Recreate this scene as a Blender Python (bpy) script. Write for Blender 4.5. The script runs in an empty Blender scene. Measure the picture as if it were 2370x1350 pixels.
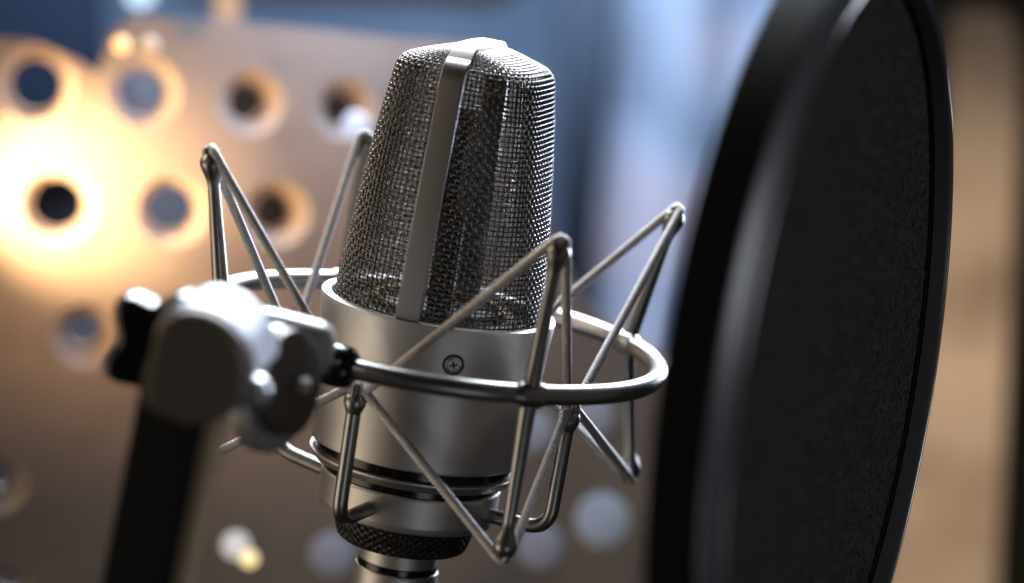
import bpy, bmesh, math, random
import numpy as np
from mathutils import Vector, Matrix
from mathutils.geometry import delaunay_2d_cdt

random.seed(4)
scene = bpy.context.scene
COL = scene.collection
MM = 0.001
PI = math.pi

# ------------------------------------------------------------------ camera
LENS, DIST, EL, ROLL = 97.0, 700.0, math.radians(11.0), math.radians(9.1)
PW, PH = 2370.0, 1350.0
KPX = 36.0 / PW / LENS


def _camera_frame():
    c = np.array([0, -DIST * math.cos(EL), DIST * math.sin(EL)])
    b = c / np.linalg.norm(c)
    r = np.cross([0, 0, 1], b)
    r /= np.linalg.norm(r)
    u = np.cross(b, r)
    R0 = np.column_stack([r, u, b])

    def rot(ax, a):
        return np.array(Matrix.Rotation(a, 3, Vector(ax)))
    d = np.array([(1016 - PW / 2) * KPX, -(702 - PH / 2) * KPX, -1.0])
    d /= np.linalg.norm(d)
    ax = np.cross(d, [0, 0, -1.0])
    return c, R0 @ rot((0, 0, 1), ROLL) @ rot(ax, math.asin(np.linalg.norm(ax)))


CAM, CR = _camera_frame()
cam_data = bpy.data.cameras.new('camera')
cam = bpy.data.objects.new('camera', cam_data)
COL.objects.link(cam)
cam_data.lens = LENS
cam_data.sensor_width = 36
cam_data.clip_start = 0.02
cam_data.clip_end = 50
cam_data.dof.use_dof = True
cam_data.dof.focus_distance = 0.686
cam_data.dof.aperture_fstop = 5.2
cam_data.dof.aperture_blades = 0
M4 = Matrix([[*CR[0], CAM[0] * MM], [*CR[1], CAM[1] * MM], [*CR[2], CAM[2] * MM], [0, 0, 0, 1]])
cam.matrix_world = M4
scene.camera = cam


def at(px, py, depth):
    """a place in the room (mm), read off the photograph and put at its own distance"""
    return CAM + CR @ (np.array([(px - PW / 2) * KPX, -(py - PH / 2) * KPX, -1.0]) * depth)


VR, VU, VB = CR[:, 0], CR[:, 1], CR[:, 2]          # right, up, towards the viewer

# ------------------------------------------------------------------ world and lamps
world = bpy.data.worlds.new('World')
scene.world = world
world.use_nodes = True
bg = world.node_tree.nodes['Background']
bg.inputs[0].default_value = (0.55, 0.52, 0.5, 1)
bg.inputs[1].default_value = 0.022


def aim(o, loc, target):
    o.location = Vector(loc) * MM
    o.rotation_euler = (Vector(target) - Vector(loc)).to_track_quat('-Z', 'Y').to_euler()


def area(name, loc, target, size, power, color, size_y=None, spread=180):
    d = bpy.data.lights.new(name, 'AREA')
    d.spread = math.radians(spread)
    d.energy = power
    d.color = color
    d.size = size * MM
    if size_y:
        d.shape = 'RECTANGLE'
        d.size_y = size_y * MM
    o = bpy.data.objects.new(name, d)
    COL.objects.link(o)
    aim(o, loc, target)
    return o


def spot(name, loc, target, power, color, angle, blend, radius):
    d = bpy.data.lights.new(name, 'SPOT')
    d.energy = power
    d.color = color
    d.spot_size = math.radians(angle)
    d.spot_blend = blend
    d.shadow_soft_size = radius * MM
    o = bpy.data.objects.new(name, d)
    COL.objects.link(o)
    aim(o, loc, target)
    return o


area('key_light', (-30, 445, 420), (0, 0, 0), 480, 7.0, (0.86, 0.93, 1.0), spread=110)
area('warm_side_light', (-620, 60, 260), (0, 0, -20), 260, 1.1, (1.0, 0.76, 0.5))
area('warm_low_light', (-520, -160, -230), (0, 0, -20), 420, 0.14, (1.0, 0.84, 0.66), spread=58)
area('front_low_light', (230, -600, -250), (0, 0, -20), 220, 0.028, (0.88, 0.93, 1.0), spread=70)
area('front_left_fill', (-520, -560, 200), (0, 0, -20), 260, 0.07, (1.0, 0.9, 0.78))
area('front_right_fill', (620, -560, 330), (0, 0, -10), 300, 1.45, (0.90, 0.94, 1.0))
area('rim_light', (250, 560, 280), (110, -20, 20), 160, 1.7, (0.70, 0.78, 1.0), spread=100)
area('side_rim_light', (290, 550, 0), (125, -20, 15), 90, 0.5, (0.74, 0.80, 1.0), spread=70)
spot('panel_lamp', at(-110, 440, 866), at(140, 432, 920), 2.0, (1.0, 0.74, 0.45), 72, 1.0, 6)
spot('panel_glow', at(-700, 600, 700), at(350, 380, 920), 1.9, (1.0, 0.60, 0.27), 54, 1.0, 25)
area('backdrop_light', at(900, -900, 1700), at(950, -50, 2550), 500, 8.5, (0.58, 0.74, 1.0))
area('panel_top_light', at(860, -170, 878), at(800, 350, 925), 100, 0.2, (0.38, 0.57, 1.0))
spot('right_panel_light', at(2750, 1000, 980), at(2230, 950, 1300), 3.0, (1.0, 0.84, 0.66), 62, 0.8, 30)

vs = scene.view_settings
vs.view_transform = 'Standard'
vs.look = 'None'
vs.exposure = 0
vs.gamma = 1
vs.use_curve_mapping = False
scene.cycles.use_denoising = True
scene.cycles.max_bounces = 8
scene.cycles.caustics_reflective = False
scene.cycles.sample_clamp_indirect = 6


# ------------------------------------------------------------------ materials
def mat(name, color, rough=0.5, metal=0.0, noise=None, bump=None, coat=0.0, spec=0.5, vary=0.0, vscale=40):
    m = bpy.data.materials.new(name)
    m.use_nodes = True
    nt = m.node_tree
    p = nt.nodes['Principled BSDF']
    p.inputs['Base Color'].default_value = (*color, 1)
    p.inputs['Roughness'].default_value = rough
    p.inputs['Metallic'].default_value = metal
    p.inputs['Specular IOR Level'].default_value = spec
    p.inputs['Coat Weight'].default_value = coat
    tc = nt.nodes.new('ShaderNodeTexCoord')
    if bump:
        sc, st, dist = bump
        n = nt.nodes.new('ShaderNodeTexNoise')
        n.inputs['Scale'].default_value = sc
        n.inputs['Detail'].default_value = 3
        b = nt.nodes.new('ShaderNodeBump')
        b.inputs['Strength'].default_value = st
        b.inputs['Distance'].default_value = dist
        nt.links.new(tc.outputs['Object'], n.inputs['Vector'])
        nt.links.new(n.outputs['Fac'], b.inputs['Height'])
        nt.links.new(b.outputs['Normal'], p.inputs['Normal'])
    if vary:
        n = nt.nodes.new('ShaderNodeTexNoise')
        n.inputs['Scale'].default_value = vscale
        n.inputs['Detail'].default_value = 4
        r = nt.nodes.new('ShaderNodeMapRange')
        r.inputs['From Min'].default_value = 0.3
        r.inputs['From Max'].default_value = 0.7
        r.inputs['To Min'].default_value = 1 - vary
        r.inputs['To Max'].default_value = 1 + vary
        mx = nt.nodes.new('ShaderNodeMix')
        mx.data_type = 'RGBA'
        mx.blend_type = 'MULTIPLY'
        mx.inputs[0].default_value = 1
        mx.inputs[6].default_value = (*color, 1)
        nt.links.new(tc.outputs['Object'], n.inputs['Vector'])
        nt.links.new(n.outputs['Fac'], r.inputs['Value'])
        nt.links.new(r.outputs['Result'], mx.inputs[7])
        nt.links.new(mx.outputs[2], p.inputs['Base Color'])
    return m


def emit(name, color, strength):
    m = bpy.data.materials.new(name)
    m.use_nodes = True
    nt = m.node_tree
    p = nt.nodes['Principled BSDF']
    p.inputs['Base Color'].default_value = (0.05, 0.05, 0.05, 1)
    p.inputs['Emission Color'].default_value = (*color, 1)
    p.inputs['Emission Strength'].default_value = strength
    return m


M = {}
M['nickel'] = mat('satin_nickel', (0.56, 0.53, 0.50), 0.47, 1.0, bump=(4200, 0.16, 0.00012))
M['strap'] = mat('strap_nickel', (0.42, 0.395, 0.375), 0.42, 1.0, bump=(3600, 0.16, 0.00012))
M['mount'] = mat('mount_satin_metal', (0.34, 0.33, 0.315), 0.33, 1.0, bump=(2600, 0.10, 0.0001))
M['wire'] = mat('grille_wire', (0.24, 0.222, 0.205), 0.16, 1.0)
M['fine_wire'] = mat('inner_grille_wire', (0.07, 0.064, 0.06), 0.3, 1.0)
M['black_gloss'] = mat('black_gloss', (0.008, 0.008, 0.009), 0.18)
M['black'] = mat('black_plastic', (0.012, 0.011, 0.011), 0.42, bump=(900, 0.1, 0.0002))
M['knurl'] = mat('knurled_black_metal', (0.035, 0.033, 0.032), 0.36, 0.6)
M['gold'] = mat('dull_brass', (0.13, 0.075, 0.022), 0.45, 1.0)
M['capsule'] = mat('capsule_dark', (0.022, 0.017, 0.012), 0.85, spec=0.08)
M['cord'] = mat('elastic_cord_weave', (0.80, 0.76, 0.75), 0.62, spec=0.6, vary=0.18, vscale=900)
M['light_metal'] = mat('painted_light_metal', (0.30, 0.31, 0.335), 0.48, 0.75, bump=(1200, 0.08, 0.0001))
M['silver_metal'] = mat('cast_silver_metal', (0.58, 0.58, 0.58), 0.42, 0.8, bump=(900, 0.12, 0.0002))
M['dark_metal'] = mat('dark_bronze_cast', (0.10, 0.078, 0.058), 0.45, 0.15, bump=(700, 0.15, 0.0003))
M['chrome'] = mat('bright_chrome', (0.85, 0.87, 0.92), 0.32, 1.0)
M['pole'] = mat('black_pole_paint', (0.006, 0.006, 0.006), 0.6, spec=0.15)
M['bead'] = mat('highlight_bead_metal', (0.42, 0.42, 0.47), 0.3, 1.0)  # bright metal for the added rim highlight line
M['tan'] = mat('tan_reflection', (0.40, 0.29, 0.19), 0.5)  # beige reflection on the stand tube, put into the colour
M['hoop'] = mat('hoop_black_plastic', (0.009, 0.009, 0.009), 0.75, spec=0.06)
M['lip'] = mat('hoop_lip_satin', (0.13, 0.13, 0.14), 0.36, 0.6)
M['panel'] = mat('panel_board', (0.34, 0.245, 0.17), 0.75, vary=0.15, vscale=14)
M['flare'] = mat('lit_hole_flare', (0.60, 0.46, 0.34), 0.42, vary=0.1, vscale=30)  # paler than the board: light on the hole walls put into the colour
M['panel_back'] = mat('panel_dark_backing', (0.10, 0.088, 0.092), 0.8, vary=0.5, vscale=30)  # dark tone for the shade inside the right-hand holes
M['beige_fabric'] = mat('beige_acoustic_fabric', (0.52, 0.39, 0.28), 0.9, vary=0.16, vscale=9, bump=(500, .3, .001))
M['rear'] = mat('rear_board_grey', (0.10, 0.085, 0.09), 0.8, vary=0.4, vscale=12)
M['case'] = mat('dark_case', (0.012, 0.018, 0.03), 0.9, spec=0.1)
M['wall'] = mat('blue_grey_wall', (0.24, 0.31, 0.42), 0.85, vary=0.25, vscale=5)
M['curtain'] = mat('pale_blue_curtain', (0.34, 0.39, 0.48), 0.9, vary=0.5, vscale=11)
M['navy'] = mat('navy_cloth', (0.003, 0.009, 0.02), 0.8)
M['brown_dark'] = mat('dark_brown_cloth', (0.02, 0.016, 0.01), 0.9)
M['wood'] = mat('warm_wood', (0.5, 0.3, 0.14), 0.5)
M['amber_lamp'] = emit('amber_lamp_glow', (1.0, 0.50, 0.18), 2.2)
M['white_lamp'] = emit('white_lamp_glow', (0.62, 0.82, 1.0), 2.0)
M['lavender_glint'] = emit('lavender_glint_glow', (0.60, 0.66, 0.95), 1.2)  # emission in place of light falling on a hole wall
M['pale_glint'] = emit('pale_glint_glow', (0.75, 0.70, 0.66), 0.9)  # emission in place of light at a low hole
M['yellow_glint'] = emit('yellow_glint_glow', (1.0, 0.76, 0.36), 1.6)  # yellowish emission in place of light at a low hole
M['plug'] = mat('pale_hole_light', (0.80, 0.86, 0.95), 0.4, vary=0.1, vscale=60)  # pale colour stands in for light showing in a hole
M['hole_light_dull'] = mat('dull_hole_light', (0.62, 0.60, 0.64), 0.5, vary=0.1, vscale=60)  # duller colour, likewise standing in for light in the holes
M['dim_lamp'] = emit('dim_lamp_glow', (1.0, 0.62, 0.36), 0.8)


def blotch(m, c2, scale, lo, hi):
    nt = m.node_tree
    p = nt.nodes['Principled BSDF']
    old = p.inputs['Base Color'].links[0].from_socket
    tc = nt.nodes.new('ShaderNodeTexCoord')
    n = nt.nodes.new('ShaderNodeTexNoise')
    n.inputs['Scale'].default_value = scale
    n.inputs['Detail'].default_value = 2
    r = nt.nodes.new('ShaderNodeMapRange')
    r.inputs['From Min'].default_value = lo
    r.inputs['From Max'].default_value = hi
    mx = nt.nodes.new('ShaderNodeMix')
    mx.data_type = 'RGBA'
    mx.inputs[7].default_value = (*c2, 1)
    nt.links.new(tc.outputs['Object'], n.inputs['Vector'])
    nt.links.new(n.outputs['Fac'], r.inputs['Value'])
    nt.links.new(r.outputs['Result'], mx.inputs[0])
    nt.links.new(old, mx.inputs[6])
    nt.links.new(mx.outputs[2], p.inputs['Base Color'])


blotch(M['curtain'], (0.52, 0.42, 0.44), 10, 0.46, 0.62)
blotch(M['panel'], (0.20, 0.155, 0.125), 26, 0.48, 0.75)
blotch(M['beige_fabric'], (0.27, 0.19, 0.13), 19, 0.42, 0.68)


def fabric_material():
    m = bpy.data.materials.new('pop_filter_knit')
    m.use_nodes = True
    nt = m.node_tree
    p = nt.nodes['Principled BSDF']
    p.inputs['Roughness'].default_value = 0.75
    p.inputs['Specular IOR Level'].default_value = 0.25
    tc = nt.nodes.new('ShaderNodeTexCoord')
    w = nt.nodes.new('ShaderNodeTexWave')
    w.inputs['Scale'].default_value = 420
    w.inputs['Distortion'].default_value = 3.5
    w.inputs['Detail'].default_value = 3
    w.inputs['Detail Scale'].default_value = 2.5
    n = nt.nodes.new('ShaderNodeTexNoise')
    n.inputs['Scale'].default_value = 620
    n.inputs['Detail'].default_value = 5
    mu = nt.nodes.new('ShaderNodeMath')
    mu.operation = 'MULTIPLY'
    ramp = nt.nodes.new('ShaderNodeValToRGB')
    ramp.color_ramp.elements[0].position = 0.2
    ramp.color_ramp.elements[0].color = (0.0025, 0.0023, 0.0023, 1)
    ramp.color_ramp.elements[1].position = 0.46
    ramp.color_ramp.elements[1].color = (0.09, 0.073, 0.064, 1)
    b = nt.nodes.new('ShaderNodeBump')
    b.inputs['Strength'].default_value = 0.7
    b.inputs['Distance'].default_value = 0.0004
    L = nt.links.new
    L(tc.outputs['Object'], w.inputs['Vector'])
    L(tc.outputs['Object'], n.inputs['Vector'])
    L(w.outputs['Fac'], mu.inputs[0])
    L(n.outputs['Fac'], mu.inputs[1])
    L(mu.outputs[0], ramp.inputs['Fac'])
    L(mu.outputs[0], b.inputs['Height'])
    L(ramp.outputs['Color'], p.inputs['Base Color'])
    L(b.outputs['Normal'], p.inputs['Normal'])
    return m


M['knit'] = fabric_material()


# ------------------------------------------------------------------ builders (all in mm, world space)
def root_of(o):
    while o.parent:
        o = o.parent
    return o


def thing(name, label, cat, loc=(0, 0, 0), group=None):
    o = bpy.data.objects.new(name, None)
    o.empty_display_size = 0.01
    o.location = Vector(loc) * MM
    COL.objects.link(o)
    o['label'] = label
    o['category'] = cat
    if group:
        o['group'] = group
    return o


def mesh(name, geo, m, parent=None, smooth=True, origin=None, label=None):
    v, f = geo
    v = np.asarray(v, float) * MM
    org = np.array(root_of(parent).location) if parent else (np.asarray(origin, float) * MM if origin is not None else v.mean(0))
    me = bpy.data.meshes.new(name)
    me.from_pydata((v - org).tolist(), [], f)
    me.materials.append(m)
    me.update()
    if smooth:
        me.polygons.foreach_set('use_smooth', [True] * len(me.polygons))
        if smooth != 'all':
            bm = bmesh.new()
            bm.from_mesh(me)
            for e in bm.edges:
                if len(e.link_faces) == 2 and e.calc_face_angle(0) > math.radians(38):
                    e.smooth = False
            bm.to_mesh(me)
            bm.free()
    o = bpy.data.objects.new(name, me)
    COL.objects.link(o)
    if smooth and smooth != 'all':
        wn = o.modifiers.new('weighted_normal', 'WEIGHTED_NORMAL')
        wn.keep_sharp = True
        wn.weight = 90
    if parent:
        o.parent = parent
    else:
        o.location = org
    if label:
        o['label'] = label
    return o


def join(*geos):
    V, Fa = [], []
    for v, f in geos:
        k = len(V)
        V.extend([tuple(p) for p in v])
        Fa.extend([tuple(i + k for i in q) for q in f])
    return V, Fa


def frames(P, closed=False):
    P = np.asarray(P, float)
    n = len(P)
    if closed:
        T = np.roll(P, -1, 0) - np.roll(P, 1, 0)
    else:
        T = np.gradient(P, axis=0)
    T /= np.linalg.norm(T, axis=1)[:, None] + 1e-12
    N = np.zeros_like(P)
    a = np.array([0, 0, 1.0]) if abs(T[0][2]) < .9 else np.array([1.0, 0, 0])
    N[0] = np.cross(T[0], a)
    N[0] /= np.linalg.norm(N[0])
    for i in range(1, n):
        v = N[i - 1] - T[i] * np.dot(N[i - 1], T[i])
        N[i] = v / (np.linalg.norm(v) + 1e-12)
    return T, N, np.cross(T, N)


def tube(P, r, sides=12, closed=False, caps=True, bumpf=None):
    P = np.asarray(P, float)
    n = len(P)
    T, N, B = frames(P, closed)
    if closed:      # spread the leftover twist
        v = N[-1] - T[0] * np.dot(N[-1], T[0])
        tw = math.atan2(np.dot(np.cross(v, N[0]), T[0]), np.dot(v, N[0]))
    else:
        tw = 0
    r = np.broadcast_to(np.asarray(r, float), (n,))
    th = np.linspace(0, 2 * PI, sides, endpoint=False)
    s = np.concatenate([[0], np.cumsum(np.linalg.norm(np.diff(P, axis=0), axis=1))])
    V = np.zeros((n, sides, 3))
    for i in range(n):
        a = th + tw * i / n
        rr = r[i] * (np.ones(sides) if bumpf is None else bumpf(s[i], th))
        V[i] = P[i] + (np.cos(a) * rr)[:, None] * N[i] + (np.sin(a) * rr)[:, None] * B[i]
    F = []
    for i in range(n if closed else n - 1):
        j = (i + 1) % n
        for k in range(sides):
            l = (k + 1) % sides
            F.append((i * sides + k, i * sides + l, j * sides + l, j * sides + k))
    if caps and not closed:
        F.append(tuple(range(sides - 1, -1, -1)))
        F.append(tuple((n - 1) * sides + k for k in range(sides)))
    return V.reshape(-1, 3), F


def lathe(profile, segs=96, origin=(0, 0, 0), axis=(0, 0, 1), rf=None, closed_profile=False):
    ax = np.asarray(axis, float)
    ax = ax / np.linalg.norm(ax)
    a = np.array([1.0, 0, 0]) if abs(ax[0]) < .9 else np.array([0, 1.0, 0])
    x = np.cross(a, ax)
    x /= np.linalg.norm(x)
    y = np.cross(ax, x)
    o = np.asarray(origin, float)
    V = []
    th = np.linspace(0, 2 * PI, segs, endpoint=False)
    for (r, z) in profile:
        rr = r if rf is None else r + rf(th, z)
        V.append(o + (np.cos(th) * rr)[:, None] * x + (np.sin(th) * rr)[:, None] * y + ax * z)
    V = np.concatenate(V)
    F = []
    n = len(profile)
    for i in range(n if closed_profile else n - 1):
        j = (i + 1) % n
        for k in range(segs):
            l = (k + 1) % segs
            F.append((i * segs + k, i * segs + l, j * segs + l, j * segs + k))
    return V, F


def bevel_geo(geo, w, seg=3):
    bm = bmesh.new()
    vs_ = [bm.verts.new(tuple(p)) for p in geo[0]]
    for f in geo[1]:
        bm.faces.new([vs_[i] for i in f])
    bmesh.ops.recalc_face_normals(bm, faces=bm.faces)
    ed = [e for e in bm.edges if len(e.link_faces) == 2 and e.calc_face_angle(0) > math.radians(30)]
    bmesh.ops.bevel(bm, geom=ed, offset=w, segments=seg, profile=0.5, affect='EDGES', clamp_overlap=True)
    bm.verts.index_update()
    out = [tuple(v.co) for v in bm.verts], [tuple(v.index for v in f.verts) for f in bm.faces]
    bm.free()
    return out


def prism(outline, depth_vec):
    a = np.asarray(outline, float)
    b = a + np.asarray(depth_vec, float)
    n = len(a)
    F = [tuple(range(n)), tuple(range(2 * n - 1, n - 1, -1))]
    F += [(i, i + n, (i + 1) % n + n, (i + 1) % n) for i in range(n)]
    return np.concatenate([a, b]), F


def box(center, ax, ay, az, sx, sy, sz):
    c = np.asarray(center, float)
    ax, ay, az = [np.asarray(v, float) / np.linalg.norm(v) for v in (ax, ay, az)]
    o = [c - ax * sx / 2 + s * ay * sy / 2 + t * az * sz / 2 for s, t in ((-1, -1), (1, -1), (1, 1), (-1, 1))]
    return prism(o, ax * sx)


def ball(c, r, squash=None, seg=20):
    pr = [(max(1e-4, r * math.sin(t)), -r * math.cos(t)) for t in np.linspace(0, PI, seg // 2 + 1)]
    return lathe(pr, seg, c)


def pol(r, a, z):
    a = math.radians(a)
    return np.array([r * math.cos(a), r * math.sin(a), z])


def smooth_path(pts, rad, n=8):
    """polyline with rounded corners"""
    pts = [np.asarray(p, float) for p in pts]
    out = [pts[0]]
    for i in range(1, len(pts) - 1):
        a, b, c = pts[i - 1], pts[i], pts[i + 1]
        u, v = a - b, c - b
        lu, lv = np.linalg.norm(u), np.linalg.norm(v)
        d = min(rad, lu * .45, lv * .45)
        p, q = b + u / lu * d, b + v / lv * d
        for t in np.linspace(0, 1, n):
            out.append((1 - t) ** 2 * p + 2 * t * (1 - t) * b + t * t * q)
    out.append(pts[-1])
    return np.array(out)


def resample(P, step, closed=False):
    P = np.asarray(P, float)
    if closed:
        P = np.vstack([P, P[:1]])
    s = np.concatenate([[0], np.cumsum(np.linalg.norm(np.diff(P, axis=0), axis=1))])
    n = max(3, int(s[-1] / step))
    t = np.linspace(0, s[-1], n, endpoint=not closed)
    return np.column_stack([np.interp(t, s, P[:, k]) for k in range(3)])


# ------------------------------------------------------------------ background setting
# perforated panel: a thick board with flared round holes, upright behind the microphone
nrm = at(85, 250, 920) - CAM
nrm /= np.linalg.norm(nrm)                          # points away from the viewer
pan_o = at(85, 250, 920)
pan_x = VR - nrm * np.dot(VR, nrm)
pan_x /= np.linalg.norm(pan_x)
pan_y = np.cross(pan_x, -nrm) * -1
if np.dot(pan_y, VU) < 0:
    pan_y = -pan_y


def on_panel(px, py):
    d = at(px, py, 1.0) - CAM
    t = np.dot(pan_o - CAM, nrm) / np.dot(d, nrm)
    p = CAM + d * t - pan_o
    return np.dot(p, pan_x), np.dot(p, pan_y)


HOLES = [(85, 195, 17.5), (335, 212, 16), (580, 236, 15), (798, 252, 14),
         (135, 478, 17.5), (400, 488, 16), (640, 495, 15), (890, 520, 14),
         (195, 775, 14.5), (440, 790, 15), (690, 800, 15),
         (-5, 1120, 12.5), (770, 1285, 11.5), (1010, 1040, 12), (1235, 1000, 11), (1375, 965, 11),
         (1395, 1205, 14), (1250, 1265, 12), (1130, 790, 13), (-150, 480, 17), (-120, 780, 15),
         (20, 1370, 11), (905, 1290, 12)]
HOLES_MM = [(a, b, c * 0.76) for a, b, c in HOLES]
OUT = [(-420, 62), (85, 94), (185, 140), (228, 172), (258, 80), (310, 34), (600, 55), (940, 88), (1120, 100), (1200, 140), (1235, 300), (1275, 540), (1350, 690),
       (1450, 790), (1580, 850), (1800, 880), (1800, 1650), (-420, 1650)]
THICK = 30.0


def panel_geo():
    outer = [on_panel(*p) for p in OUT]
    # round the outline a little
    P = [np.array([*p, 0]) for p in outer]
    loop = []
    n = len(P)
    for i in range(n):
        a, b, c = P[i - 1], P[i], P[(i + 1) % n]
        for q in smooth_path([a + (b - a) * .5, b, b + (c - b) * .5], 14, 5)[1:-1]:
            loop.append((q[0], q[1]))
    verts = [Vector(p) for p in loop]
    loops = [list(range(len(loop)))]
    seg = 40
    for (px, py, r) in HOLES_MM:
        x, y = on_panel(px, py)
        k = len(verts)
        verts += [Vector((x + r * math.cos(2 * PI * j / seg), y + r * math.sin(2 * PI * j / seg))) for j in range(seg)]
        loops.append(list(range(k, k + seg)))
    edges = [(l[i], l[(i + 1) % len(l)]) for l in loops for i in range(len(l))]
    ov, oe, of, *_ = delaunay_2d_cdt(verts, edges, [loops[0]], 2, 1e-4)
    hc = [(*on_panel(px, py), r) for px, py, r in HOLES_MM]
    V = [pan_o + pan_x * v.x + pan_y * v.y for v in ov]
    F = []
    for f in of:
        c = sum((ov[i] for i in f), Vector((0, 0))) / len(f)
        if any((c.x - x) ** 2 + (c.y - y) ** 2 < (r * .985) ** 2 for x, y, r in hc):
            continue
        F.append(tuple(f))
    flares = []
    for (x, y, r) in hc:
        FV, FF = [], []
        k = 0
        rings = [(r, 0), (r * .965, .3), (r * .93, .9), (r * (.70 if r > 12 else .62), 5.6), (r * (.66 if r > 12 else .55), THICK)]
        for rr, z in rings:
            FV += [pan_o + pan_x * (x + rr * math.cos(2 * PI * j / seg)) + pan_y * (y + rr * math.sin(2 * PI * j / seg)) + nrm * z for j in range(seg)]
        for q in range(len(rings) - 1):
            for j in range(seg):
                l = (j + 1) % seg
                FF.append((k + q * seg + j, k + q * seg + l, k + (q + 1) * seg + l, k + (q + 1) * seg + j))
        flares.append((FV, FF))
    k = len(V)
    m = len(loop)
    for z in (0, THICK):
        V += [pan_o + pan_x * p[0] + pan_y * p[1] + nrm * z for p in loop]
    for j in range(m):
        F.append((k + j, k + (j + 1) % m, k + m + (j + 1) % m, k + m + j))
    xs = on_panel(500, 300)[0]
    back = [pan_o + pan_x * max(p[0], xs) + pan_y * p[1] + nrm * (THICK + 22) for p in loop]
    return (V, F), prism(back, nrm * 6), flares


pg, pbg, pfg = panel_geo()
perf = thing('perforated_panel', 'thick beige board with rows of flared round holes behind the microphone',
             'acoustic panel', at(600, 1500, 940))
mesh('board', pg, M['panel'], perf)
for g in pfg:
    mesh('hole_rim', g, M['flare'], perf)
mesh('dark_backing', pbg, M['panel_back'], perf)  # sheet added behind the right-hand holes to keep their openings dark


def slab(name, pts, depth, thick, m, label, cat, bev=6, kind=None):
    o = mesh(name, bevel_geo(prism([at(x, y, depth) for x, y in pts], -VB * thick), bev, 4), m)
    if kind:
        o['kind'] = kind
    else:
        o['label'] = label
        o['category'] = cat
    return o


slab('wall', [(-3000, -2200), (5200, -2200), (5200, 3200), (-3000, 3200)], 2700, 40, M['wall'], '', '', 2, 'structure')
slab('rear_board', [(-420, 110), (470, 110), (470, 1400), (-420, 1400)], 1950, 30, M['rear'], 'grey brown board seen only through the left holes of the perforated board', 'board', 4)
slab('acoustic_panel', [(2216, 22), (2318, 22), (2352, 48), (2368, 120), (2364, 330), (2340, 760), (2296, 1700), (1985, 1700), (2120, 700)],
     1300, 45, M['beige_fabric'], 'upright beige fabric acoustic panel with rounded top corner, right of the pop filter', 'acoustic panel', 8)
slab('drape', [(2130, -500), (3300, -500), (3300, 2200), (1900, 2200)], 1700, 30, M['brown_dark'],
     'nearly black drape hanging behind the beige fabric panel at the far right', 'curtain', 4)
slab('equipment_case', [(-420, -300), (205, -300), (228, 20), (262, 330), (240, 420), (-420, 420)], 1880, 60, M['case'],
     'dark navy equipment case above the holes at the top left', 'case', 6)
slab('upright_post', [(1300, -500), (1470, -500), (1425, 120), (1390, 480), (1370, 900), (1270, 900), (1290, 300)], 1750, 60, M['navy'],
     'dark navy upright between the perforated board and the pale blue curtain', 'post', 8)
slab('shelf_rail', [(420, -90), (1330, -110), (1140, 4), (800, -6), (420, -14)], 1500, 30, M['wood'],
     'warm wooden rail along the top edge above the microphone', 'rail', 3)


def curtain():
    a, b = at(1420, -500, 2050), at(2150, -500, 2050)
    dn = at(1260, 1300, 2050) - at(1420, -500, 2050)
    nu, nv = 120, 12
    V, F = [], []
    for th in (0, 3):
        for j in range(nv):
            for i in range(nu):
                t = i / (nu - 1)
                w = 14 * math.sin(t * 24 + .6 * math.sin(t * 9)) * (.7 + .3 * j / nv)
                V.append(a + (b - a) * t + dn * (j / (nv - 1)) - VB * (th - w))
    k = nu * nv
    for s in (0, 1):
        for j in range(nv - 1):
            for i in range(nu - 1):
                q = s * k + j * nu + i
                F.append((q, q + 1, q + nu + 1, q + nu))
    rim = [i for i in range(nu)] + [j * nu + nu - 1 for j in range(1, nv)] + [(nv - 1) * nu + i for i in range(nu - 2, -1, -1)] + [j * nu for j in range(nv - 2, 0, -1)]
    for i in range(len(rim)):
        p, q = rim[i], rim[(i + 1) % len(rim)]
        F.append((p, q, q + k, p + k))
    o = mesh('curtain', (V, F), M['curtain'], smooth='all')
    o['label'] = 'pale blue curtain with soft folds hanging beyond the black pop filter rim'
    o['category'] = 'curtain'


curtain()


def lamp(px, py, dep, r, m, label, stretch=1.0):  # builds real lamps and also glowing bulbs added for bright spots at holes
    c = at(px, py, dep)
    t = thing('lamp_or_glow', label, 'lamp', c, 'small round lamps glowing in the blurred background')
    pr = [(max(1e-3, r * math.sin(a)), -r * math.cos(a) * stretch) for a in np.linspace(0, PI, 13)]
    mesh('bulb', lathe(pr, 24, c, VU), m, t)
    mesh('socket', lathe([(0.01, r * 1.0), (r * .6, r * 1.0), (r * .6, r * 1.9), (0.01, r * 1.9)], 20, c - VB * (r * 2.7), VB), M['case'], t)


lamp(281, 105, 890, 3.0, M['amber_lamp'], 'small round amber lamp glowing below the dark case, beside a dimmer one')
lamp(345, 108, 900, 3.4, M['dim_lamp'], 'dim pinkish lamp directly right of the round amber lamp')
lamp(325, -18, 1180, 5.5, M['white_lamp'], 'bluish white lamp cut off by the top edge beside the dark case')
lamp(822, 287, 905, 4.2, M['lavender_glint'], 'added glow standing in for lavender white light on the lower right wall of a hole, left of the grille')  # glowing bulb added for the lit lower wall of a hole
lamp(546, 1262, 915, 4.6, M['pale_glint'], 'added pale glow for light at a hole, low between stand and microphone, upper of an overlapping pair')  # no lamp here: glowing bulb added for light at a hole
lamp(577, 1293, 900, 2.7, M['yellow_glint'], 'small added yellowish glow for light at a hole, low between stand and microphone, lower of an overlapping pair')  # second bulb added for the same bright spot
lamp(527, 14, 1180, 5.0, M['dim_lamp'], 'tall soft orange lamp hanging over the top of the perforated board', 2.2)

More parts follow.
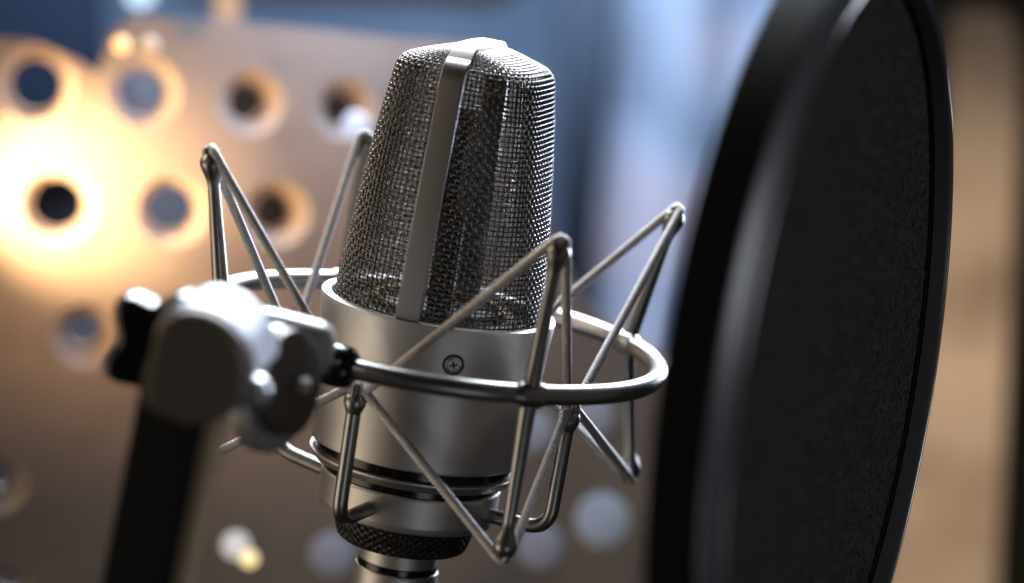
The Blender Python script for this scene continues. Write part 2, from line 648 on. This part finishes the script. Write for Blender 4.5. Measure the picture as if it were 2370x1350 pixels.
for (px, py, r, lab) in [(1395, 1205, 14, 'pale blue disc standing in for light in a board hole beside the pop filter rim, largest of the discs'),
                         (1375, 965, 11, 'pale disc standing in for light in a board hole behind the right mount post'),
                         (1235, 1000, 11, 'pale disc standing in for light in a board hole directly right of the microphone body'),
                         (1250, 1265, 12, 'pale blue disc standing in for light in a board hole below the right bent arm'),
                         (770, 1285, 11.5, 'pale disc standing in for light in a board hole left of the knurled nut')]:
    x, y = on_panel(px, py)  # pale disc added where light shows in the hole
    r *= 0.70
    o = mesh('hole_light_disc', lathe([(0.01, 1.3), (r * .8, 1.2), (r * .93, .6), (r * .97, -.4), (r * .97, -1.0), (r * .55, -9), (.01, -9)], 40, pan_o + pan_x * x + pan_y * y, -nrm), M['plug'] if px == 1395 else M['hole_light_dull'])
    o['label'], o['category'], o['group'] = lab, 'plug', 'pale discs standing in for light in the holes of the perforated board'

# ------------------------------------------------------------------ microphone
mic = thing('condenser_microphone', 'large satin nickel condenser microphone with woven wire grille held in the shock mount', 'microphone', (0, 0, -45))
SEG = 160
mesh('body', lathe([(0.01, -3.2), (27.4, -3.2), (27.4, -0.25), (27.6, 0), (29.5, 0), (29.85, -0.12), (30.0, -0.45), (29.92, -1.2), (28.55, -19), (27.2, -36.8), (27.15, -37.4), (27.0, -37.75), (26.6, -37.9), (25.0, -37.9)], SEG), M['nickel'], mic)
mesh('black_band', lathe([(25.0, -37.9), (25.6, -37.95), (25.6, -40.35), (25.0, -40.4)], SEG), M['black_gloss'], mic)
mesh('lower_ring', lathe([(25.0, -40.4), (26.6, -40.4), (27.0, -40.6), (27.05, -41.0), (26.8, -41.5), (25.6, -43.0), (22.0, -43.2)], SEG), M['nickel'], mic)
mesh('base', lathe([(22.4, -43.2), (22.4, -45.6), (0.01, -45.6)], SEG), M['black_gloss'], mic)

STRAP_AZ = -105.0
ca, sa = math.cos(math.radians(STRAP_AZ)), math.sin(math.radians(STRAP_AZ))
XL, YL = np.array([ca, sa, 0]), np.array([-sa, ca, 0])      # along / across the strap


def gl(x, y, z):
    return XL * x + YL * y + np.array([0, 0, 1.0]) * z


def profile(v):
    """v in mm of arc from the foot of the grille -> a, b, z, exponent"""
    return [np.interp(v, PV, c) for c in PC]


def _make_profile():
    rows = []
    zt = 58.3                                             # where the shoulder starts
    for t in np.linspace(0, 1, 40):
        z = -2.4 + t * (zt + 2.4)
        e = t ** 1.15
        rows.append((26.4 + (20.6 - 26.4) * e, 26.4 + (18.2 - 26.4) * e, z, 2.0 + 1.5 * min(1, t * 1.15)))
    a0, b0, z0, _ = rows[-1]
    R = 4.6
    for t in np.linspace(0, 1, 10)[1:]:
        an = t * math.radians(74)
        rows.append((a0 - R * (1 - math.cos(an)) - .1 * t, b0 - R * (1 - math.cos(an)) - .1 * t, z0 + R * math.sin(an), 3.5))
    a1, b1, z1, _ = rows[-1]
    for t in np.linspace(0, 1, 24)[1:]:
        rows.append((a1 - (5.5) * t, b1 * (1 - t) + .02, z1 + 3.2 * math.sin(t * PI / 2), 3.5 - .7 * t))
    rows = np.array(rows)
    s = np.concatenate([[0], np.cumsum(np.hypot(np.diff(rows[:, 1]), np.diff(rows[:, 2])))])
    return s, rows.T


PV, PC = _make_profile()
VMAX = PV[-1]


def section(a, b, n, count, off=0.0):
    """count points evenly spaced round a superellipse, with outward normals"""
    t = np.linspace(0, 2 * PI, 1441)
    x = a * np.sign(np.cos(t)) * np.abs(np.cos(t)) ** (2 / n)
    y = b * np.sign(np.sin(t)) * np.abs(np.sin(t)) ** (2 / n)
    s = np.concatenate([[0], np.cumsum(np.hypot(np.diff(x), np.diff(y)))])
    q = (np.arange(count) + off) / count * s[-1]
    q = np.mod(q, s[-1])
    X, Y = np.interp(q, s, x), np.interp(q, s, y)
    return X, Y


def surf_grid(nu, nv, v0, v1, inset=0.0):
    G = np.zeros((nv, nu, 3))
    for j, v in enumerate(np.linspace(v0, v1, nv)):
        a, b, z, n = profile(v)
        a, b = max(.05, a - inset), max(.04, b - inset)
        X, Y = section(a, b, n, nu)
        G[j] = X[:, None] * XL + Y[:, None] * YL
        G[j, :, 2] = z - inset * max(0, (v - PV[39]) / (VMAX - PV[39])) ** .5 if inset else z
    du = np.roll(G, -1, 1) - np.roll(G, 1, 1)
    dv = np.gradient(G, axis=0)
    N = np.cross(du, dv)
    N /= np.linalg.norm(N, axis=2)[:, :, None] + 1e-9
    return G, N


def woven(nu, nv, v0, v1, wr, amp, sides, inset=0.0, sub=4, vstop=None):
    """nu upright wires and nv hoops woven over and under each other"""
    G, N = surf_grid(nu * sub, (nv - 1) * sub + 1, v0, v1, inset)
    J, I = G.shape[:2]
    geos_v, geos_f = [], []
    base = 0
    th = np.linspace(0, 2 * PI, sides, endpoint=False)

    def add(P, Nn, closed):
        nonlocal base
        n = len(P)
        T = (np.roll(P, -1, 0) - np.roll(P, 1, 0)) if closed else np.gradient(P, axis=0)
        T /= np.linalg.norm(T, axis=1)[:, None] + 1e-9
        B = np.cross(T, Nn)
        B /= np.linalg.norm(B, axis=1)[:, None] + 1e-9
        Q = np.cross(B, T)
        V = P[:, None, :] + wr * (np.cos(th)[None, :, None] * Q[:, None, :] + np.sin(th)[None, :, None] * B[:, None, :])
        geos_v.append(V.reshape(-1, 3))
        i = np.arange(n if closed else n - 1)
        j = (i + 1) % n
        k = np.arange(sides)
        l = (k + 1) % sides
        f = np.stack([i[:, None] * sides + k, i[:, None] * sides + l, j[:, None] * sides + l, j[:, None] * sides + k], -1).reshape(-1, 4)
        geos_f.append(f + base)
        base += n * sides

    jj = np.arange(J)
    ii = np.arange(I)
    for u in range(nu):
        w = amp * np.cos(PI * (jj / sub)) * (1 if u % 2 else -1)
        add(G[:, u * sub] + N[:, u * sub] * w[:, None], N[:, u * sub], False)
    for r in range(nv):
        w = -amp * np.cos(PI * (ii / sub)) * (1 if r % 2 else -1)
        # upright u is outside at row r when (u odd) == (r even)
        add(G[r * sub] + N[r * sub] * w[:, None] * -1 * (-1), N[r * sub], True)
    return np.concatenate(geos_v), np.concatenate(geos_f).tolist()


grille_side = woven(112, 68, 0.0, VMAX - 0.3, 0.215, 0.195, 6)
mesh('grille', grille_side, M['wire'], mic, smooth='all')
mesh('inner_grille', woven(170, 84, 0.0, VMAX - 2.0, 0.115, 0.10, 4, inset=1.3, sub=2), M['fine_wire'], mic, smooth='all')


def strap_geo():
    # path on the strap plane: up one narrow side, over the ridge, down the other
    up = []
    for v in np.linspace(0.0, PV[39], 26):
        a, b, z, n = profile(v)
        up.append((a + .75, z))
    for v in np.linspace(PV[39], VMAX, 40)[1:]:
        a, b, z, n = profile(v)
        up.append((a + .75 * max(0, 1 - (v - PV[39]) / 5), z + .75 * min(1, (v - PV[39]) / 4)))
    xe, ze = up[-1]
    for t in np.linspace(0, 1, 10)[1:]:
        up.append((xe * (1 - t), ze + .25 * math.sin(t * PI / 2)))
    path = up + [(-x, z) for x, z in up[-2::-1]]
    P = np.array([gl(x, 0, z) for x, z in path])
    T = np.gradient(P, axis=0)
    T /= np.linalg.norm(T, axis=1)[:, None]
    Nn = np.cross(T, YL)                                   # outward or inward
    if np.dot(Nn[5], P[5] * [1, 1, 0]) < 0:
        Nn = -Nn
    w, d, e = 3.1, 1.5, .32
    cs = [(-w, -d), (-w, -e), (-w + e * .35, -e * .35), (-w + e, 0), (0, .05), (w - e, 0), (w - e * .35, -e * .35), (w, -e), (w, -d)]
    V, F = [], []
    for p, nn in zip(P, Nn):
        V += [p + YL * a + nn * (b + .45) for a, b in cs]
    m = len(cs)
    for i in range(len(P) - 1):
        for k in range(m):
            l = (k + 1) % m
            F.append((i * m + k, i * m + l, (i + 1) * m + l, (i + 1) * m + k))
    return V, F


mesh('strap', strap_geo(), M['strap'], mic)
# capsule inside the head
cz = 36
cap = mesh('capsule', lathe([(0.01, 3.6), (11.6, 3.6), (12, 3.4), (13.6, 3.6), (14.2, 3.0), (14.2, -3.0), (13.6, -3.6), (12, -3.4), (0.01, -3.6)], 64, gl(0, 0, cz), YL), M['capsule'], mic)
mesh('capsule_post', tube([gl(0, 0, -2), gl(0, 0, 23)], 3.2, 20), M['black'], mic)
mesh('capsule_base', lathe([(0.01, -1.2), (20, -1.2), (21, -1.6), (21, -3.1), (0.01, -3.1)], 64), M['black'], mic)
mesh('brass_ring', lathe([(15.5, -1.1), (15.8, .6), (17.2, .8), (17.6, -.2), (17.6, -1.1)], 64), M['gold'], mic)

# the screw in the body
SA, SZ = -78.5, -9.0
scn = pol(1, SA, -0.077)
scn = scn / np.linalg.norm(scn)
sp = pol(29.30, SA, SZ)
mesh('screw_recess', lathe([(0.01, .06), (2.75, .06), (2.75, -.4)], 40, sp, scn), M['black'], mic)


def screw_geo():
    ux = np.cross([0, 0, 1.0], scn)
    ux /= np.linalg.norm(ux)
    uz = np.cross(scn, ux)
    head = lathe([(2.1, -.2), (2.1, .1), (1.95, .26), (1.2, .38)], 40, sp, scn)
    # head face with a cross-shaped recess
    seg = 40
    V = list(head[0])
    F = list(head[1])
    cr = [(-.28, -.28), (-.28, -.95), (.28, -.95), (.28, -.28), (.95, -.28), (.95, .28), (.28, .28), (.28, .95), (-.28, .95), (-.28, .28), (-.95, .28), (-.95, -.28)]
    rot = math.radians(20)
    cr = [(x * 1.05, y * 1.05) for x, y in cr]
    cr = [(x * math.cos(rot) - y * math.sin(rot), x * math.sin(rot) + y * math.cos(rot)) for x, y in cr]
    V = [tuple(p) for p in head[0]]
    return (V, F), prism([sp + scn * .42 + ux * x + uz * y for x, y in cr], -scn * .5), lathe([(.01, .38), (1.21, .38)], 40, sp, scn)


sh, cross, disc = screw_geo()
scr = mesh('screw', join(sh, disc), M['nickel'], mic)
mesh('cross_slot', cross, M['black'], scr, smooth=False)

# ------------------------------------------------------------------ shock mount
mount = thing('shock_mount', 'round satin metal shock mount whose zigzag elastic cords suspend the microphone', 'shock mount', (0, 0, -55))
RR, RZ = 58.0, -8.0
ang = np.linspace(0, 2 * PI, 180, endpoint=False)
mesh('outer_ring', tube([(RR * math.cos(a), RR * math.sin(a), RZ) for a in ang], 2.5, 18, closed=True), M['mount'], mount, smooth='all')
mesh('collar', lathe([(22.5, -45.4), (22.95, -45.5), (23.2, -45.9), (23.2, -46.4), (23.2, -52.8), (23.2, -53.3), (22.7, -54.6), (21.6, -55.2), (17.0, -55.3)], 128), M['nickel'], mount)


def knurl_rf(th, z):
    t = (z + 59.2) / 3.6
    if abs(t) > .98:
        return 0 * th
    a = np.mod(th * 46 / (2 * PI) + z * .55, 1.0)
    b = np.mod(th * 46 / (2 * PI) - z * .55, 1.0)
    h = np.minimum(1 - np.abs(2 * a - 1), 1 - np.abs(2 * b - 1))
    return .55 * h


prof = [(16.6, -55.3), (17.3, -55.5)] + [(17.5 - .10 * max(0, -58 - z) ** 1.6, z) for z in np.linspace(-55.7, -62.7, 34)] + [(15.8, -63.2), (9.5, -63.4)]
mesh('knurled_nut', lathe(prof, 368, rf=knurl_rf), M['knurl'], mount)

POSTS = [(208, 58.0, 206, 66.5, 33.5, 63.5, -46.0),
         (-65, 58.0, -65, 60.5, 29.5, 58.5, -48.0),
         (29, 58.0, 29, 66.5, 28.5, 66.5, -45.5),
         (117, 58.0, 116, 61.5, 31.5, 62.0, -46.0)]
ARMS = [(-114, 40.0, -17.8, 39.2, -50.8), (-24, 40.0, -18.6, 39.6, -49.8), (66, 40.0, -18.2, 39.5, -50.0), (156, 40.0, -18.2, 40.0, -48.0)]


def post_end(name, base, tip, par, r0, side):
    """half a post: a tapered rod that swells into a flattened paddle with a forked end"""
    base, tip = np.asarray(base), np.asarray(tip)
    d = tip - base
    L = np.linalg.norm(d)
    d /= L
    ts = np.concatenate([np.linspace(0, L - 9.0, 10), np.linspace(L - 8.5, L - .2, 14)])
    rad = []
    for t in ts:
        if t < L - 8.6:
            rad.append(r0 + (1.45 - r0) * t / (L - 8.6))
        else:
            q = (t - (L - 8.6)) / 8.4
            rad.append(1.45 + 1.65 * math.sin(min(1, q * 1.25) * PI / 2) ** 2 - (1.3 * max(0, (q - .62) / .38) ** 2))
    V, F = tube([base + d * t for t in ts], rad, 20)
    # flatten the paddle a little along the ring's tangent and cut the notch with two prongs
    prong = [tube([tip - d * 2.2 + side * s * 1.25, tip + d * .5 + side * s * 1.35, tip + d * 1.1 + side * s * 1.3], [1.05, .85, .35], 12) for s in (-1, 1)]
    return join((V, F), *prong)


tips_top, tips_bot, balls = [], [], []
for (a, rr, ta, tr, tz, br, bz) in POSTS:
    b = pol(rr, a, RZ)
    t, bo = pol(tr, ta, tz), pol(br, ta, bz)
    side = np.array([-math.sin(math.radians(a)), math.cos(math.radians(a)), 0])
    rad_ = np.array([math.cos(math.radians(a)), math.sin(math.radians(a)), 0])
    tips_top.append((t, side))
    tips_bot.append((bo, side))
    boss = tube([b - side * 4.6, b - side * 3.4, b - side * 2.4, b, b + side * 2.4, b + side * 3.4, b + side * 4.6], [2.3, 2.75, 3.15, 3.35, 3.15, 2.75, 2.3], 20)
    mesh('post', join(post_end('post', b, t, mount, 2.2, rad_), post_end('post', b, bo, mount, 2.2, rad_), boss), M['mount'], mount)

for (a, r1, z1, r2, z2) in ARMS:
    tip = pol(r1, a, z1)
    path = smooth_path([tip - [0, 0, 1.5], pol(r2, a, z2), pol(22.6, a, -50.4)], 6.0, 10)
    g1 = tube(resample(path, 1.2), 1.85, 16)
    rad_ = np.array([math.cos(math.radians(a)), math.sin(math.radians(a)), 0])
    head = lathe([(1.8, -5.2), (2.2, -4.2), (2.75, -3.0), (2.85, -1.8), (2.5, -.6), (1.6, .2), (.01, .4)], 20, tip)
    prong = [tube([tip - [0, 0, 1.5] + rad_ * s * 1.4, tip + [0, 0, 1.6] + rad_ * s * 1.5, tip + [0, 0, 2.4] + rad_ * s * 1.4], [1.1, .95, .4], 12) for s in (-1, 1)]
    balls.append((tip, np.array([-math.sin(math.radians(a)), math.cos(math.radians(a)), 0])))
    mesh('arm', join(g1, head, *prong), M['mount'], mount)


def cord(tips, up):
    """one elastic loop zigzagging between the outer post ends and the inner arm ends"""
    seq = []
    order = [('p', 1), ('b', 1), ('p', 2), ('b', 2), ('p', 3), ('b', 3), ('p', 0), ('b', 0)]
    for k, i in order:
        if k == 'p':
            t, s = tips[i]
            o = np.array([0, 0, .9 * up])
            seq += [t - s * 1.5 + o * .2, t + o, t + s * 1.5 + o * .2]
        else:
            t, s = balls[i]
            o = np.array([0, 0, (-1.0 if up > 0 else 1.2)])
            seq += [t - s * 2.0 + o * .2 + [0, 0, .6], t + o + [0, 0, .6], t + s * 2.0 + o * .2 + [0, 0, .6]]
    n = len(seq)
    P = []
    for i in range(n):
        a, b, c = seq[i - 1], seq[i], seq[(i + 1) % n]
        P += list(smooth_path([a + (b - a) * .5, b, b + (c - b) * .5], 1.1, 5)[1:-1])
    P = resample(P, .24, closed=True)

    def bf(s, th):
        return 1 + .075 * np.sin(2 * PI * s / 1.05 + th * 2) + .05 * np.sin(2 * PI * s / 1.05 - th * 3)
    return tube(P, 1.15, 10, closed=True, bumpf=bf)


mesh('elastic_cord', cord(tips_top, 1), M['cord'], mount, smooth='all')
mesh('elastic_cord', cord(tips_bot, -1), M['cord'], mount, smooth='all')

# swivel joint that carries the ring
# black sleeve round the ring
sa_ = [math.radians(a) for a in np.linspace(-117.5, -107.0, 12)]
mesh('ring_sleeve', tube([(RR * math.cos(a), RR * math.sin(a), RZ) for a in sa_], [4.2, 4.9, 5.2, 5.2, 5.2, 5.2, 5.2, 5.2, 5.2, 5.0, 4.6, 3.6], 24), M['black_gloss'], mount)
bx = at(672, 790, 622)
tang = np.array([-math.sin(math.radians(-125)), math.cos(math.radians(-125)), 0])
mesh('swivel_block', bevel_geo(box(bx, VR * .95 - VU * .24 - VB * .15, VU + VR * .2, VB, 20, 12.5, 16), 4.0, 4), M['silver_metal'], mount)
# disc hinge
hd = at(668, 885, 602)
hax = VR * .90 + VB * .44 - VU * .05
hax /= np.linalg.norm(hax)
hb = mesh('hinge_plate', lathe([(0.01, -6.5), (12.8, -6.5), (14.0, -5.6), (14.2, -2.2), (13.4, -1.0), (0.01, -1.0)], 48, at(655, 902, 602), hax), M['silver_metal'], mount)
hdo = mesh('hinge_disc', lathe([(0.01, 2.0), (10.6, 2.0), (11.6, 1.4), (11.8, 0.6), (11.8, -1.0)], 48, hd, hax), M['dark_metal'], mount)
mesh('bolt', lathe([(0.01, 2.7), (1.35, 2.6), (1.65, 2.3), (1.7, 1.0)], 24, at(690, 893, 600), hax), M['silver_metal'], hdo)
# main body with a domed top
face = [(346, 811), (352, 772), (372, 744), (400, 728), (434, 721), (470, 726), (505, 742), (536, 768), (560, 800), (574, 838), (577, 880), (568, 925),
        (545, 958), (500, 982), (430, 992), (350, 962), (322, 930), (326, 880), (338, 840)]
bax = VR * 3.6 + VU * 4.6 - VB * 17
bod = bevel_geo(prism([at(x, y, 562) for x, y in face], bax), 2.2, 4)
mesh('swivel_body', bod, M['dark_metal'], mount)
cap_path = [(346, 805), (352, 766), (372, 736), (400, 719), (434, 712), (470, 717), (507, 733), (540, 760), (566, 794), (582, 836), (586, 880)]
shell_out = [at(x, y, 563) for x, y in cap_path]
shell_in = [p + (at(450, 860, 563) - p) * .07 for p in shell_out]
strip = [p for p in shell_out] + shell_in[::-1]
mesh('swivel_cap', bevel_geo(prism([p + bax * .14 for p in strip], bax * .92), .8, 3), M['light_metal'], mount)


def knob_geo():
    c = at(360, 818, 584)
    n = bax / np.linalg.norm(bax)
    x = VR - n * np.dot(VR, n)
    x /= np.linalg.norm(x)
    y = np.cross(n, x)
    if np.dot(y, VU) < 0:
        y = -y
    out = []
    for t in np.linspace(0, 2 * PI, 60, endpoint=False):
        r = 12.2 + 2.2 * math.cos(5 * (t - math.radians(58)))
        out.append(c + x * r * math.cos(t) * .92 + y * r * math.sin(t))
    return bevel_geo(prism(out, n * 8.5), 2.0, 3)


mesh('thumb_knob', knob_geo(), M['black_gloss'], mount)
nb = at(573, 905, 566)
nut_ax = VR * .95 + VB * .2
mesh('cap_nut', lathe([(0.01, -4.6), (1.8, -4.4), (3.0, -3.6), (3.4, -2.2), (3.4, 2.4), (2.9, 3.7), (1.5, 4.5), (0.01, 4.7)], 28, nb, nut_ax), M['chrome'], mount)

# ------------------------------------------------------------------ cable connector
con = thing('cable_connector', 'slim silver cable plug with a black ring, below the knurled nut', 'connector', (0, 0, -110))
mesh('sleeve', lathe([(0.01, -63.3), (10.0, -63.3), (10.3, -63.6), (10.3, -68.0), (9.7, -68.4), (9.6, -69.6), (10.6, -69.9), (10.9, -70.4), (10.7, -92), (9.0, -104), (6, -110), (.01, -110)], 72), M['nickel'], con)
mesh('black_ring', lathe([(9.8, -68.1), (10.45, -68.2), (10.45, -69.7), (9.8, -69.8)], 72), M['black_gloss'], con)

# ------------------------------------------------------------------ stand pole
top_c, bot_c = at(408, 960, 572), at(300, 1500, 572)
pd = bot_c - top_c
pd = pd / np.linalg.norm(pd)
stand = thing('microphone_stand', 'black square stand tube rising out of frame at lower left, carrying the swivel joint', 'stand', top_c + pd * 320)
px_ = np.cross(pd, -VB)
px_ /= np.linalg.norm(px_)
pz_ = np.cross(px_, pd)
yaw = math.radians(-17)
ax1 = px_ * math.cos(yaw) + pz_ * math.sin(yaw)
ax2 = np.cross(pd, ax1)
mesh('pole', bevel_geo(box(top_c + pd * 155, pd, ax1, ax2, 330, 13.4, 13.4), 1.2, 3), M['pole'], stand)
mesh('reflection_strip', bevel_geo(box(top_c + pd * 158 + ax1 * 8.2 - ax2 * 2.0, pd, ax1, ax2, 322, 3.6, 6.0), .8, 3), M['tan'], stand)  # strip added to give the beige reflection along the tube's right side

# ------------------------------------------------------------------ pop filter
PCN = np.array([89.9, -93.3, 15.6])
PN = np.array([0.9277, -0.3665, 0.0704])
PN /= np.linalg.norm(PN)
PR, PWD = 93.8, 12.5
pop = thing('pop_filter', 'big round black pop filter of knit fabric in a deep hoop, right of the microphone', 'pop filter', PCN - np.array([0, 0, PR]))
mesh('hoop', lathe([(PR - 3.0, -PWD), (PR - .8, -PWD), (PR, -PWD + .8), (PR, -2.2), (PR - .5, -1.8), (PR - 5.2, -1.8), (PR - 5.9, -2.4), (PR - 5.9, -PWD + 1.0), (PR - 5.0, -PWD)], 200, PCN, PN, closed_profile=True), M['hoop'], pop)
lipc = [(PR - .4, -1.75), (PR - .05, -1.5), (PR - .25, -1.0), (PR - 1.3, .15), (PR - 2.6, 1.2), (PR - 3.9, 2.0), (PR - 4.7, 2.3), (PR - 5.2, 2.4), (PR - 5.6, 2.2), (PR - 5.8, 1.7), (PR - 5.85, -1.7)]
mesh('lip', lathe(lipc, 200, PCN, PN, closed_profile=True), M['lip'], pop)


bead = [(PR - 4.7 + .42 * math.cos(t), 2.25 + .42 * math.sin(t)) for t in np.linspace(0, 2 * PI, 12, endpoint=False)]
mesh('highlight_bead', lathe(bead, 200, PCN, PN, closed_profile=True), M['bead'], pop, smooth='all')  # thin bead added on the lip crest to draw the bright rim highlight


def fab():
    pr = [(r, -2.8 - 2.0 * (1 - (r / PR) ** 2)) for r in np.linspace(.01, PR - 5.88, 24)]
    return lathe(pr, 160, PCN, PN)


mesh('fabric', fab(), M['knit'], pop, smooth='all')
